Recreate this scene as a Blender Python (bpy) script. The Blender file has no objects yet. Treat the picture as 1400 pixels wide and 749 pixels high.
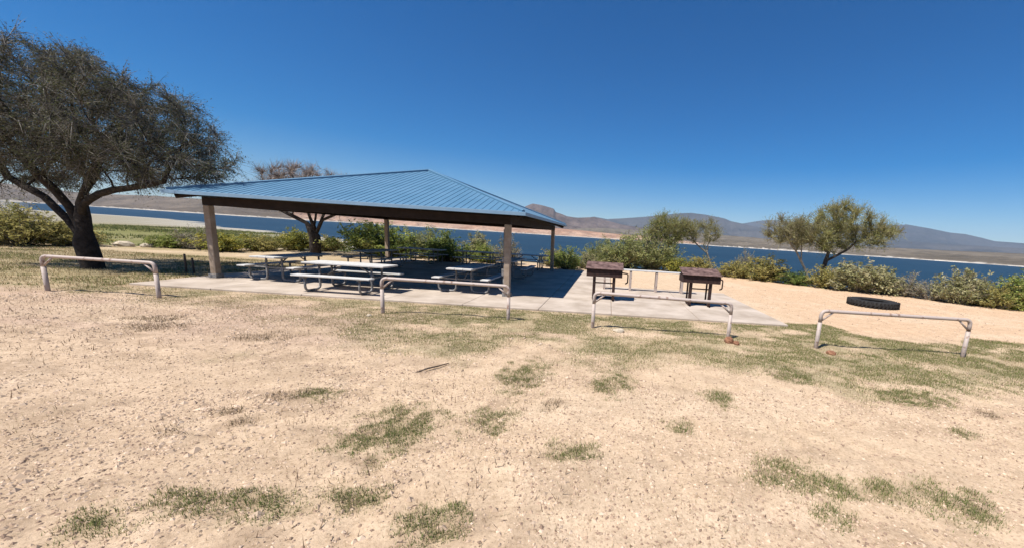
import bpy, math, random
import numpy as np
from mathutils import Vector, Matrix

# ------------------------------------------------------------------ camera, sky, sun, exposure
S = bpy.context.scene
COL = S.collection
R = math.radians

cam_d = bpy.data.cameras.new("camera")
cam = bpy.data.objects.new("camera", cam_d)
COL.objects.link(cam)
S.camera = cam
PITCH, ROLL = 0.17044, 0.06332
fwd = Vector((0, math.cos(PITCH), -math.sin(PITCH)))
r0 = Vector((1, 0, 0)); u0 = r0.cross(fwd)
rt = math.cos(ROLL)*r0 + math.sin(ROLL)*u0
up = -math.sin(ROLL)*r0 + math.cos(ROLL)*u0
m = Matrix((rt, up, -fwd)).transposed().to_4x4()
m.translation = Vector((0, 0, 2.0))
cam.matrix_world = m
cam_d.sensor_width = 36.0
cam_d.lens = 509.9/1400*36.0
cam_d.shift_x = -127.56/1400
cam_d.shift_y = 38.43/1400
cam_d.clip_start = 0.05
cam_d.clip_end = 90000

SUN_DIR = Vector((-0.417, -0.375, 1.0)).normalized()      # towards the sun
sun_el = math.asin(SUN_DIR.z)
sun_az = math.atan2(SUN_DIR.x, SUN_DIR.y)
W = bpy.data.worlds.new("World"); S.world = W; W.use_nodes = True
wn = W.node_tree.nodes; wl = W.node_tree.links
for n in list(wn): wn.remove(n)
sky = wn.new("ShaderNodeTexSky"); sky.sky_type = 'NISHITA'; sky.sun_disc = False
sky.sun_elevation = sun_el; sky.sun_rotation = sun_az % (2*math.pi)
sky.altitude = 600; sky.air_density = 1.0; sky.dust_density = 0.0; sky.ozone_density = 4.0
hs = wn.new("ShaderNodeHueSaturation"); hs.inputs['Saturation'].default_value = 1.6; hs.inputs['Hue'].default_value = 0.507
bg = wn.new("ShaderNodeBackground"); bg.inputs['Strength'].default_value = 0.069
wo = wn.new("ShaderNodeOutputWorld")
wl.new(sky.outputs[0], hs.inputs['Color']); wl.new(hs.outputs[0], bg.inputs[0]); wl.new(bg.outputs[0], wo.inputs[0])

sd = bpy.data.lights.new("sun", 'SUN'); sd.energy = 5.0; sd.angle = R(0.53); sd.color = (1.0, 0.955, 0.89)
sun = bpy.data.objects.new("sun", sd); COL.objects.link(sun)
sun.rotation_euler = SUN_DIR.to_track_quat('Z', 'Y').to_euler()
sun.location = SUN_DIR*60

S.view_settings.view_transform = 'Standard'
S.view_settings.look = 'None'
S.view_settings.exposure = 0.6
S.view_settings.gamma = 1.0
S.view_settings.use_curve_mapping = False

rng = np.random.default_rng(7)
random.seed(7)

# ------------------------------------------------------------------ helpers
def tag(o, label=None, cat=None, group=None, kind=None):
    if label: o['label'] = label
    if cat: o['category'] = cat
    if group: o['group'] = group
    if kind: o['kind'] = kind
    return o

def empty(name, loc=(0, 0, 0), rz=0.0):
    o = bpy.data.objects.new(name, None); COL.objects.link(o)
    o.location = loc; o.rotation_euler = (0, 0, rz); o.empty_display_size = 0.2
    return o

def link_mesh(name, me, mat=None, parent=None):
    if mat is not None and len(me.materials) == 0: me.materials.append(mat)
    o = bpy.data.objects.new(name, me); COL.objects.link(o)
    if parent is not None: o.parent = parent
    return o

def copy_tree(o, parent=None):
    c = o.copy(); COL.objects.link(c)
    if parent is not None: c.parent = parent
    for ch in [k for k in COL.objects if k.parent == o]:
        copy_tree(ch, c)
    return c

class MB:
    """collects pieces of one mesh"""
    def __init__(s): s.v = []; s.f = []; s.sm = []
    def add(s, vs, fs, smooth=False):
        b = len(s.v); s.v += [tuple(p) for p in vs]
        s.f += [tuple(i+b for i in f) for f in fs]; s.sm += [smooth]*len(fs)
    def box(s, lo, hi, c=0.0, rot=None, off=(0, 0, 0)):
        x0, y0, z0 = lo; x1, y1, z1 = hi
        if c <= 0:
            vs = [(x, y, z) for z in (z0, z1) for y in (y0, y1) for x in (x0, x1)]
            fs = [(0, 2, 3, 1), (4, 5, 7, 6), (0, 1, 5, 4), (2, 6, 7, 3), (0, 4, 6, 2), (1, 3, 7, 5)]
        else:
            def ring(z, d): return [(x0+d, y0, z), (x1-d, y0, z), (x1, y0+d, z), (x1, y1-d, z), (x1-d, y1, z), (x0+d, y1, z), (x0, y1-d, z), (x0, y0+d, z)]
            def inset(z): return [(x0+c, y0+c, z), (x1-c, y0+c, z), (x1-c, y1-c, z), (x0+c, y1-c, z)]
            vs = inset(z0)+ring(z0+c, c)+ring(z1-c, c)+inset(z1)
            fs = [(3, 2, 1, 0), (20, 21, 22, 23)]
            for k in range(8): fs.append((4+k, 4+(k+1) % 8, 12+(k+1) % 8, 12+k))
            for k in range(4):
                a = 2*k
                fs.append((k, (k+1) % 4, 4+a+1, 4+a))
                fs.append(((k+1) % 4, 4+(a+2) % 8, 4+a+1))
                fs.append((20+(k+1) % 4, 20+k, 12+a, 12+a+1))
                fs.append((20+(k+1) % 4, 12+a+1, 12+(a+2) % 8))
        M = rot.to_3x3() if rot is not None else None
        o = Vector(off)
        vs = [(M @ Vector(p) if M is not None else Vector(p))+o for p in vs]
        s.add(vs, fs)
    def tube(s, path, rad, n=10, caps=True, smooth=True):
        P = [Vector(p) for p in path]
        rr = rad if isinstance(rad, (list, tuple)) else [rad]*len(P)
        T = []
        for i in range(len(P)):
            a = P[max(i-1, 0)]; b = P[min(i+1, len(P)-1)]
            T.append((b-a).normalized())
        ref = Vector((0, 0, 1)) if abs(T[0].z) < .9 else Vector((1, 0, 0))
        nrm = (ref-T[0]*ref.dot(T[0])).normalized()
        vs = []; fs = []
        for i in range(len(P)):
            nrm = (nrm-T[i]*nrm.dot(T[i])).normalized(); bi = T[i].cross(nrm)
            for k in range(n):
                a = 2*math.pi*k/n
                vs.append(P[i]+(nrm*math.cos(a)+bi*math.sin(a))*rr[i])
        for i in range(len(P)-1):
            for k in range(n):
                fs.append((i*n+k, i*n+(k+1) % n, (i+1)*n+(k+1) % n, (i+1)*n+k))
        s.add(vs, fs, smooth)
        if caps:
            b = len(s.v)-len(vs)
            s.f.append(tuple(b+k for k in reversed(range(n)))); s.sm.append(False)
            s.f.append(tuple(b+(len(P)-1)*n+k for k in range(n))); s.sm.append(False)
    def lathe(s, prof, n=48, smooth=True, close=False):
        vs = []; fs = []
        for (r, z) in prof:
            for k in range(n):
                a = 2*math.pi*k/n; vs.append((r*math.cos(a), r*math.sin(a), z))
        m_ = len(prof)
        for i in range(m_ if close else m_-1):
            j = (i+1) % m_
            for k in range(n):
                fs.append((i*n+k, i*n+(k+1) % n, j*n+(k+1) % n, j*n+k))
        s.add(vs, fs, smooth)
    def mesh(s, name):
        me = bpy.data.meshes.new(name); me.from_pydata(s.v, [], s.f)
        me.polygons.foreach_set('use_smooth', s.sm); me.update(); return me
    def build(s, name, mat, parent=None): return link_mesh(name, s.mesh(name), mat, parent)

def arc(path, r=0.1, n=5):
    """round the corners of a polyline"""
    P = [Vector(p) for p in path]; out = [P[0]]
    for i in range(1, len(P)-1):
        a = (P[i-1]-P[i]).normalized(); b = (P[i+1]-P[i]).normalized()
        rr = min(r, (P[i-1]-P[i]).length*.49, (P[i+1]-P[i]).length*.49)
        p0 = P[i]+a*rr; p1 = P[i]+b*rr
        for k in range(n+1):
            t = k/n; out.append(p0*(1-t)**2+P[i]*2*t*(1-t)+p1*t*t)
    out.append(P[-1]); return out

def np_mesh(name, V, F, col=None, smooth=False):
    """V (n,3), F (m,k) arrays; col (n,3) linear colours"""
    me = bpy.data.meshes.new(name)
    V = np.asarray(V, np.float32); F = np.asarray(F, np.int32); k = F.shape[1]
    me.vertices.add(len(V)); me.vertices.foreach_set('co', V.ravel())
    me.loops.add(F.size); me.loops.foreach_set('vertex_index', F.ravel())
    me.polygons.add(len(F)); me.polygons.foreach_set('loop_start', np.arange(0, F.size, k, dtype=np.int32))
    me.polygons.foreach_set('use_smooth', np.full(len(F), smooth))
    if col is not None:
        at = me.color_attributes.new('col', 'FLOAT_COLOR', 'POINT')
        c4 = np.ones((len(V), 4), np.float32); c4[:, :3] = col
        at.data.foreach_set('color', c4.ravel())
    me.update(calc_edges=True); me.validate(); return me

def hash2(ix, iy, seed):
    h = (ix.astype(np.int64)*374761393+iy.astype(np.int64)*668265263+seed*1442695041) & 0xffffffff
    h = ((h ^ (h >> 13))*1274126177) & 0xffffffff
    return ((h ^ (h >> 16)) & 0xffff)/65535.0
def vnoise(x, y, seed=0):
    ix = np.floor(x); iy = np.floor(y); fx = x-ix; fy = y-iy
    fx = fx*fx*(3-2*fx); fy = fy*fy*(3-2*fy)
    a = hash2(ix, iy, seed); b = hash2(ix+1, iy, seed); c = hash2(ix, iy+1, seed); d = hash2(ix+1, iy+1, seed)
    return (a*(1-fx)+b*fx)*(1-fy)+(c*(1-fx)+d*fx)*fy
def fbm(x, y, seed=0, o=4):
    s = 0; a = .5; t = 0
    for k in range(o):
        s = s+a*vnoise(x*2**k, y*2**k, seed+k*17); t += a; a *= .5
    return s/t
def sstep(a, b, x):
    t = np.clip((x-a)/(b-a), 0, 1); return t*t*(3-2*t)

# ------------------------------------------------------------------ materials
def new_mat(name):
    M = bpy.data.materials.new(name); M.use_nodes = True
    nt = M.node_tree; b = nt.nodes['Principled BSDF']; return M, nt, b
def N(nt, t, **kw):
    n = nt.nodes.new(t)
    for k, v in kw.items():
        if k in n.inputs: n.inputs[k].default_value = v
        else: setattr(n, k, v)
    return n
def noise(nt, scale, detail=4, rough=.6, src='Object'):
    tc = nt.nodes.new('ShaderNodeTexCoord')
    n = N(nt, 'ShaderNodeTexNoise', Scale=scale, Detail=detail, Roughness=rough)
    nt.links.new(tc.outputs[src], n.inputs['Vector']); return n
def ramp(nt, src, stops):
    r = nt.nodes.new('ShaderNodeValToRGB'); e = r.color_ramp.elements
    while len(e) > 1: e.remove(e[-1])
    for i, (p, c) in enumerate(stops):
        q = e[0] if i == 0 else e.new(p)
        q.position = p; q.color = (*c, 1)
    nt.links.new(src, r.inputs[0]); return r
def bump(nt, b, src, strength, dist):
    n = N(nt, 'ShaderNodeBump', Strength=strength, Distance=dist)
    nt.links.new(src, n.inputs['Height']); nt.links.new(n.outputs[0], b.inputs['Normal']); return n
def mottled(name, c1, c2, scale=6, rough=.7, metal=0, bscale=40, bstr=.2, bdist=.004, lo=.35, hi=.65, spec=.3):
    M, nt, b = new_mat(name)
    n = noise(nt, scale, 5); r = ramp(nt, n.outputs[0], [(lo, c1), (hi, c2)])
    nt.links.new(r.outputs[0], b.inputs['Base Color'])
    b.inputs['Roughness'].default_value = rough; b.inputs['Metallic'].default_value = metal
    b.inputs['Specular IOR Level'].default_value = spec
    n2 = noise(nt, bscale, 4); bump(nt, b, n2.outputs[0], bstr, bdist)
    rr = nt.nodes.new('ShaderNodeMapRange'); rr.inputs['To Min'].default_value = max(0, rough-.1); rr.inputs['To Max'].default_value = min(1, rough+.12)
    nt.links.new(n2.outputs[0], rr.inputs['Value']); nt.links.new(rr.outputs[0], b.inputs['Roughness'])
    return M
def vcol_mat(name, rough=.8, trans=0.0, spec=.1, nscale=None):
    """base colour from the mesh's own colour attribute (the colour of each leaf, blade or stone)"""
    M, nt, b = new_mat(name)
    a = nt.nodes.new('ShaderNodeVertexColor'); a.layer_name = 'col'
    nt.links.new(a.outputs[0], b.inputs['Base Color'])
    b.inputs['Roughness'].default_value = rough; b.inputs['Specular IOR Level'].default_value = spec
    if trans > 0:
        t = nt.nodes.new('ShaderNodeBsdfTranslucent'); mx = nt.nodes.new('ShaderNodeMixShader'); mx.inputs[0].default_value = trans
        nt.links.new(a.outputs[0], t.inputs[0])
        out = nt.nodes['Material Output']
        nt.links.new(b.outputs[0], mx.inputs[1]); nt.links.new(t.outputs[0], mx.inputs[2]); nt.links.new(mx.outputs[0], out.inputs[0])
    return M

M_roof = mottled('blue roof paint', (.068, .165, .26), (.088, .192, .295), 1.1, .5, 0, 60, .05, .002, spec=.45)
M_fascia = mottled('pale blue fascia paint', (.17, .28, .39), (.21, .32, .43), 3, .5, 0, 60, .05, .002)
M_dark = mottled('dark brown steel paint', (.018, .012, .010), (.03, .02, .016), 5, .7, spec=.15)
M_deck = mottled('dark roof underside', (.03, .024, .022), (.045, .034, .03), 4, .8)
M_post = mottled('tan post paint', (.25, .185, .13), (.35, .28, .215), 5, .75)
M_conc = mottled('concrete', (.34, .275, .215), (.50, .42, .345), 1.1, .9, 0, 70, .25, .004)
M_pipe = mottled('galvanised pipe', (.15, .145, .14), (.26, .25, .24), 14, .55, .25)
M_rail = mottled('weathered pinkish pipe paint', (.20, .115, .08), (.44, .365, .32), 11, .62, .1, 50, .2, .002, .30, .46)
M_top = mottled('pale metal table boards', (.46, .45, .43), (.56, .545, .52), 8, .7, 0, spec=.12)
M_grill = mottled('rusted grill steel', (.06, .032, .026), (.21, .13, .112), 6, .75, .1)
M_grilldark = mottled('sooty grill steel', (.022, .013, .011), (.06, .03, .024), 9, .8, .1)
M_rubber = mottled('worn black rubber', (.012, .011, .011), (.03, .028, .026), 9, .85)
M_litrim = mottled('painted sunlit rim', (.25, .23, .21), (.5, .47, .43), 12, .95)  # pale colour painting in the sunlit inner rim of the tyre
M_rockp = mottled('pale rock', (.40, .33, .24), (.55, .47, .36), 9, .9, 0, 30, .5, .02)
M_rockr = mottled('reddish rock', (.17, .075, .04), (.30, .15, .085), 12, .9, 0, 30, .5, .02)
M_wood = mottled('weathered dark wood', (.06, .045, .035), (.12, .09, .07), 9, .9)
M_bark = mottled('dark rough bark', (.016, .0125, .010), (.05, .038, .030), 9, .95, 0, 26, .9, .03)
M_barkpale = mottled('pale bark', (.22, .19, .15), (.36, .32, .26), 9, .9, 0, 26, .5, .02)
M_barkbrown = mottled('brown bark', (.06, .046, .036), (.12, .09, .07), 9, .9, 0, 26, .5, .02)
M_leaf = vcol_mat('leaf', .7, .38, .15)
M_twig = vcol_mat('twig', .85, 0, .1)
M_grass = vcol_mat('grass blades', .8, .25, .1)
M_grav = vcol_mat('gravel stones', .95, 0, .05)

# ground: colour of each soil zone from the mesh, grain and fine relief from noise
M_ground, nt, b = new_mat('sandy ground')
a = nt.nodes.new('ShaderNodeVertexColor'); a.layer_name = 'col'
n1 = noise(nt, 26, 6, .7); n2 = noise(nt, 3.0, 5, .65)
r1 = ramp(nt, n1.outputs[0], [(.30, (.62, .58, .54)), (.47, (.97, .96, .95)), (.62, (1.08, 1.08, 1.08)), (.75, (1.2, 1.2, 1.2))])
r2 = ramp(nt, n2.outputs[0], [(.35, (.88, .86, .84)), (.65, (1.08, 1.08, 1.08))])
mx1 = N(nt, 'ShaderNodeMix', data_type='RGBA', blend_type='MULTIPLY'); mx1.inputs[0].default_value = 1
mx2 = N(nt, 'ShaderNodeMix', data_type='RGBA', blend_type='MULTIPLY'); mx2.inputs[0].default_value = 1
nt.links.new(a.outputs[0], mx1.inputs[6]); nt.links.new(r1.outputs[0], mx1.inputs[7])
nt.links.new(mx1.outputs[2], mx2.inputs[6]); nt.links.new(r2.outputs[0], mx2.inputs[7])
nt.links.new(mx2.outputs[2], b.inputs['Base Color'])
b.inputs['Roughness'].default_value = .95; b.inputs['Specular IOR Level'].default_value = .1
n3 = noise(nt, 34, 6, .75); bump(nt, b, n3.outputs[0], .55, .035)

M_water, nt, b = new_mat('lake water')
b.inputs['Base Color'].default_value = (.003, .013, .030, 1); b.inputs['Roughness'].default_value = .22
b.inputs['IOR'].default_value = 1.333; b.inputs['Specular IOR Level'].default_value = .07
tc = nt.nodes.new('ShaderNodeTexCoord'); mp = N(nt, 'ShaderNodeMapping'); mp.inputs['Scale'].default_value = (.5, 1.1, 1)
nt.links.new(tc.outputs['Object'], mp.inputs['Vector'])
nw = N(nt, 'ShaderNodeTexNoise', Scale=.55, Detail=5, Roughness=.6); nt.links.new(mp.outputs[0], nw.inputs['Vector'])
bump(nt, b, nw.outputs[0], 1.0, 1.1)
nd = N(nt, 'ShaderNodeTexNoise', Scale=.012, Detail=4); nt.links.new(mp.outputs[0], nd.inputs['Vector'])
rd = ramp(nt, nd.outputs[0], [(.35, (.006, .026, .046)), (.65, (.010, .035, .060))])
df = nt.nodes.new('ShaderNodeBsdfDiffuse'); nt.links.new(rd.outputs[0], df.inputs['Color'])
gl = nt.nodes.new('ShaderNodeBsdfGlossy'); gl.inputs['Roughness'].default_value = .28; gl.inputs['Color'].default_value = (.85, .9, .95, 1)
nt.links.new([n for n in nt.nodes if n.type == 'BUMP'][0].outputs[0], gl.inputs['Normal'])
ms = nt.nodes.new('ShaderNodeMixShader'); ms.inputs[0].default_value = .17
nt.links.new(df.outputs[0], ms.inputs[1]); nt.links.new(gl.outputs[0], ms.inputs[2]); nt.links.new(ms.outputs[0], nt.nodes['Material Output'].inputs[0])

def hill_mat(name):
    M, nt, b = new_mat(name)
    a = nt.nodes.new('ShaderNodeVertexColor'); a.layer_name = 'col'
    n = noise(nt, .012, 6, .7); r = ramp(nt, n.outputs[0], [(.35, (.72, .72, .72)), (.65, (1.15, 1.13, 1.1))])
    mx = N(nt, 'ShaderNodeMix', data_type='RGBA', blend_type='MULTIPLY'); mx.inputs[0].default_value = 1
    nt.links.new(a.outputs[0], mx.inputs[6]); nt.links.new(r.outputs[0], mx.inputs[7]); nt.links.new(mx.outputs[2], b.inputs['Base Color'])
    b.inputs['Roughness'].default_value = 1; b.inputs['Specular IOR Level'].default_value = 0
    nb = noise(nt, .016, 7, .62); bump(nt, b, nb.outputs[0], 1.0, 26)
    return M
M_hill = hill_mat('desert hills')

# ------------------------------------------------------------------ terrain
EDGE = np.array([(-400, -60), (-80, 10), (-34, 17), (-26, 19.5), (-20, 25.5), (-12, 26), (-3, 25.5), (4, 27.5), (9, 25.5), (11, 23), (14.5, 21), (17, 18.8), (19, 17.2), (26, 11), (40, -5), (80, -60), (400, -600)], float)
WLINE = np.array([(-20000, 11000), (-1700, 1150), (-520, 345), (-447, 333), (-370, 322), (-293, 277), (-223, 214), (-180, 196), (-124, 165), (-76, 118), (-40, 75), (-10, 55), (20, 48), (60, 25), (150, -60), (20000, -20000)], float)
def edge_y(x): return np.interp(x, EDGE[:, 0], EDGE[:, 1])
def wline_y(x): return np.interp(x, WLINE[:, 0], WLINE[:, 1])
def ground_z(x, y, fine=True):
    s = y-edge_y(x)+1.6*(fbm(x*.25, y*.25, 3, 2)-.5)
    z = -5.6*sstep(0, 15, s)
    z = z-3.4*sstep(-6, 60, y-wline_y(x))*(s > 10)
    flat = 1-sstep(-1.5, 1, s)
    z = z+(fbm(x*.35, y*.35, 5, 3)-.5)*.05*flat+(1-flat)*(fbm(x*.12, y*.12, 6, 3)-.5)*.35*sstep(0, 8, s)
    if fine:
        # loose scuffed soil in the foreground
        near = (1-sstep(9, 12, y))*sstep(-1, 1, y)*(1-sstep(15, 20, np.abs(x)))
        z = z+near*((fbm(x*2.2, y*2.2, 11, 3)-.5)*.045+(fbm(x*7, y*7, 12, 3)-.5)*.036*(.5+sstep(.35,.65,fbm(x*.8,y*.8,13,2))))
    # flat bed under the concrete
    pad = sstep(-13.3, -12.8, x)*(1-sstep(5.1, 5.6, x))*sstep(9.2, 9.6, y)*(1-sstep(21.8, 22.4, y))
    z = z*(1-pad)+pad*0.0
    return z

GL = np.array([(-30, 8.5), (-14.45, 8.28), (-12.41, 8.03), (-11.19, 8.21), (-8.79, 7.69), (-7.66, 7.65), (-6.08, 7.06), (-4.23, 5.86), (-3.07, 5.7), (-2.07, 5.54), (-1.64, 6.3), (-0.84, 6.47), (0.09, 5.51), (0.89, 5.55), (2.2, 6.07), (2.91, 5.47), (3.53, 5.21), (4.41, 4.96), (5.81, 5.56), (6.59, 5.54), (7.09, 5.48), (14, 5.0), (30, 5)])
GU = np.array([(-30, 17), (-13.0, 17), (-12.7, 9.62), (4.6, 9.62), (5.0, 10.0), (6.19, 10.4), (6.52, 9.16), (7.53, 8.7), (8.8, 8.9), (9.6, 9.7), (10.75, 9.5), (14, 9.6), (30, 9)])
TUFTS = [(a, b_, c*1.38, d*1.32) for (a, b_, c, d) in [(-5.25, 5.055, 0.2, 0.27), (-3.63, 3.945, 0.12, 0.1), (-3.25, 4.045, 0.18, 0.17), (-2.0, 3.395, 0.34, 0.44), (-1.19, 3.715, 0.22, 0.26), (-1.11, 5.04, 0.27, 0.52), (0.18, 4.95, 0.25, 0.32), (1.6, 4.68, 0.18, 0.24), (0.92, 3.86, 0.13, 0.15), (-0.23, 3.195, 0.2, 0.18), (1.69, 3.07, 0.27, 0.24), (2.03, 2.915, 0.28, 0.16), (2.54, 2.925, 0.19, 0.16), (3.0, 2.815, 0.32, 0.25), (-1.05, 2.27, 0.22, 0.17), (-1.77, 2.44, 0.22, 0.16), (-2.33, 2.315, 0.29, 0.15), (-3.17, 2.085, 0.2, 0.14), (-2.83, 2.28, 0.25, 0.12), (1.86, 2.58, 0.17, 0.13), (-0.54, 4.105, 0.12, 0.14), (3.08, 5.725, 0.26, 0.31), (4.33, 4.07, 0.14, 0.13), (5.11, 4.685, 0.14, 0.15), (-3.48, 3.4, 0.12, 0.09), (-5.64, 5.98, 0.3, 0.23), (-3.82, 3.555, 0.13, 0.08), (-3.9, 3.135, 0.12, 0.09), (-2.88, 2.345, 0.09, 0.09), (4.52, 5.115, 0.43, 0.29), (-3.52, 3.905, 0.14, 0.1), (-7.85, 6.225, 0.38, 0.24), (-8.38, 6.715, 0.34, 0.23)]]
BROWN = {1, 20, 24, 25, 26, 27, 30, 31, 32, 23}      # tufts that are dead and brown
def strip_cover(x, y):
    lo = np.interp(x, GL[:, 0], GL[:, 1]); hi = np.interp(x, GU[:, 0], GU[:, 1])
    w = (fbm(x*1.4, y*1.4, 21, 3)-.5)*1.6
    c = sstep(-.35, .9, y-lo+w)*sstep(-.1, .15, hi-y+w*.15)
    return c*sstep(.30, .58, fbm(x*1.1, y*1.8, 22, 4)+.12)
def tuft_cover(x, y):
    g = np.zeros_like(x); d = np.zeros_like(x)
    wob = (fbm(x*7, y*7, 31, 3)-.5)*1.3
    for i, (a, b_, rx, ry) in enumerate(TUFTS):
        q = np.hypot((x-a)/rx, (y-b_)/ry)+wob
        c = 1-sstep(.2, 1.2, q)
        if i in BROWN: d = np.maximum(d, c)
        else: g = np.maximum(g, c)
    return g, d

def lines(lo, hi, step, far):
    mid = np.arange(lo, hi+step*.5, step)
    a = []; d = step; p = mid[-1]
    while p < far: d *= 1.13; p += d; a.append(p)
    bq = []; d = step; p = mid[0]
    while p > -far: d *= 1.13; p -= d; bq.append(p)
    return np.array(bq[::-1]+list(mid)+a)
XL = lines(-13, 10.5, .055, 16000); YL = lines(1.0, 10.2, .05, 16000)
gx, gy = np.meshgrid(XL, YL); nx, ny = len(XL), len(YL)
gz = ground_z(gx, gy)
sand = np.array([.54, .405, .275]); straw = np.array([.34, .26, .15]); soil_g = np.array([.20, .165, .085])
colr = np.ones(gx.shape+(3,))*sand
def mixc(c, f): 
    global colr
    f = np.clip(f, 0, 1)[..., None]; colr = colr*(1-f)+np.asarray(c)*f
s_edge = gy-edge_y(gx)
# pinker scuffed soil at the left, oranger clean sand at the right beyond the grass
mixc((.50, .375, .262), (1-sstep(-7, -1, gx))*(1-sstep(9, 11, gy))*.7)
mixc((.55, .385, .25), sstep(4, 7, gx)*sstep(8.5, 10, gy)*.9)
mixc((.40, .31, .19), (1-sstep(-14, -12.5, gx))*sstep(7.5, 9, gy)*.85)
mixc((.27, .22, .11), (1-sstep(-14, -12.5, gx))*sstep(8, 9, gy)*sstep(.45, .65, fbm(gx*.8, gy*1.3, 41, 4))*.8)
sc = strip_cover(gx, gy); tg, td = tuft_cover(gx, gy)
mixc((.38, .31, .19), sc*.6); mixc((.20,.19,.10), sc*.4*sstep(.4, .6, fbm(gx*2, gy*2, 43, 3))); mixc(soil_g, tg*.45); mixc((.25, .18, .115), td*.5)
# dark fragments and dry patches in the bare soil
mixc((.43, .312, .232), (1-sstep(-5.5, -3, gx))*sstep(5, 6.3, gy)*(1-sstep(8.2, 9, gy))*(.35+.5*sstep(.4, .6, fbm(gx*.9, gy*1.8, 49, 4))))
mixc((.30, .215, .145), sstep(.60, .72, fbm(gx*2.5, gy*4.5, 44, 4))*.5*(1-sc)*(1-sstep(9, 10, gy))*(1-sstep(0, 2, gx)*.5))
mixc((.59, .46, .325), sstep(.52, .72, fbm(gx*.6, gy*.9, 45, 3))*.5*(1-sc))
mixc((.40, .295, .20), sstep(.5, .7, fbm(gx*1.1, gy*2.2, 46, 4))*.55*(1-sc)*(1-sstep(9, 10, gy))*(1-.6*sstep(-1, 2, gx)))
# bank and low flats: weeds near, pale dry mud beyond
mixc((.30, .25, .15), sstep(-2, 1.5, s_edge))
dist = np.hypot(gx, gy)
meadow = sstep(10, 20, s_edge)*(1-sstep(235, 300, dist+60*(fbm(gx*.03, gy*.03, 47, 3)-.5)))
mixc((.18, .175, .065), meadow*(1-.35*sstep(.5, .6, fbm(gx*.06, gy*.06, 48, 3))))
mixc((.27, .245, .18), sstep(10, 20, s_edge)*sstep(235, 300, dist))
mixc((.38, .355, .30), sstep(10, 20, s_edge)*sstep(-30, -8, gy-wline_y(gx)))
idx = np.arange(nx*ny).reshape(ny, nx)
F = np.stack([idx[:-1, :-1], idx[:-1, 1:], idx[1:, 1:], idx[1:, :-1]], -1).reshape(-1, 4)
V = np.stack([gx, gy, gz], -1).reshape(-1, 3)
go = link_mesh('ground', np_mesh('ground', V, F, colr.reshape(-1, 3), True), M_ground)
tag(go, 'sandy tan ground with patchy grass sloping to the lake', kind='structure')

mb = MB(); K = 15900.0
mb.add([(-K, -K, -6), (K, -K, -6), (K, K, -6), (-K, K, -6)], [(0, 1, 2, 3)])
tag(mb.build('lake_water', M_water), 'deep blue lake water', kind='structure')

# ------------------------------------------------------------------ hills across the lake (polar height fields)
def hills(name, label, az, el, dist, foot, foot_z, back, cols, seed, rough=.12, band=None, naz=700, a0=-75, a1=66, nr=26, relief=1.0, freq=1.0):
    """crest line given as slope above eye level per bearing; dist/foot may vary with bearing"""
    A = np.linspace(a0, a1, naz); E = np.interp(A, az, el)
    Dc = np.interp(A, az, dist) if np.ndim(dist) else np.full(naz, float(dist))
    Df = np.interp(A, az, foot) if np.ndim(foot) else np.full(naz, float(foot))
    Df = Df*(1+.05*(fbm(A*.9, A*0+seed, seed, 3)-.5))
    t = np.concatenate([np.linspace(0, 1, nr), [1.25, 1.7, 2.4]])
    AA, TT = np.meshgrid(A, t)
    Rr = Df[None]+(Dc-Df)[None]*TT
    X = Rr*np.sin(np.radians(AA)); Y = Rr*np.cos(np.radians(AA))
    crest = (Dc*E+2.0)[None]
    sh = np.where(TT <= 1, np.clip(TT, 0, 1)**1.35, np.maximum(0, 1-(TT-1)*.75))
    L = np.mean(Dc)
    rid = np.abs(fbm(X/L*22*freq, Y/L*14*freq, seed+3, 5)-.5)*2
    g = (fbm(X/L*9*freq, Y/L*7*freq, seed+9, 4)-.5)
    env = np.clip(TT*4, 0, 1)*np.clip(np.abs(1-TT)*4, 0, 1)
    Z = foot_z+(crest-foot_z)*(sh+env*(rough*2.2*g-rough*1.1*rid)*relief)
    Z = np.where(TT <= 0.001, foot_z, Z)
    Z = np.where(TT > 2, foot_z, Z)
    c1, c2, c3 = [np.array(c) for c in cols]
    n_ = sstep(.35, .65, fbm(X/L*16*freq, Y/L*16*freq, seed+21, 5))[..., None]
    hgt = np.clip((Z-foot_z)/(np.max(crest)-foot_z), 0, 1)[..., None]
    C = c1*(1-n_)+c2*n_; C = C*(1-hgt*.7)+c3*hgt*.7
    if band is not None:
        bz, bc = band
        k = (1-sstep(bz-1.0, bz+.6, Z+1.5*(fbm(X*.01, Y*.01, seed+5, 3)-.5)))[..., None]; C = C*(1-k)+np.array(bc)*k
    I = np.arange(len(t)*naz).reshape(len(t), naz)
    Fq = np.stack([I[:-1, :-1], I[:-1, 1:], I[1:, 1:], I[1:, :-1]], -1).reshape(-1, 4)
    o = link_mesh(name, np_mesh(name, np.stack([X, Y, Z], -1).reshape(-1, 3), Fq, C.reshape(-1, 3), True), M_hill)
    return tag(o, label, kind='structure')

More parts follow.
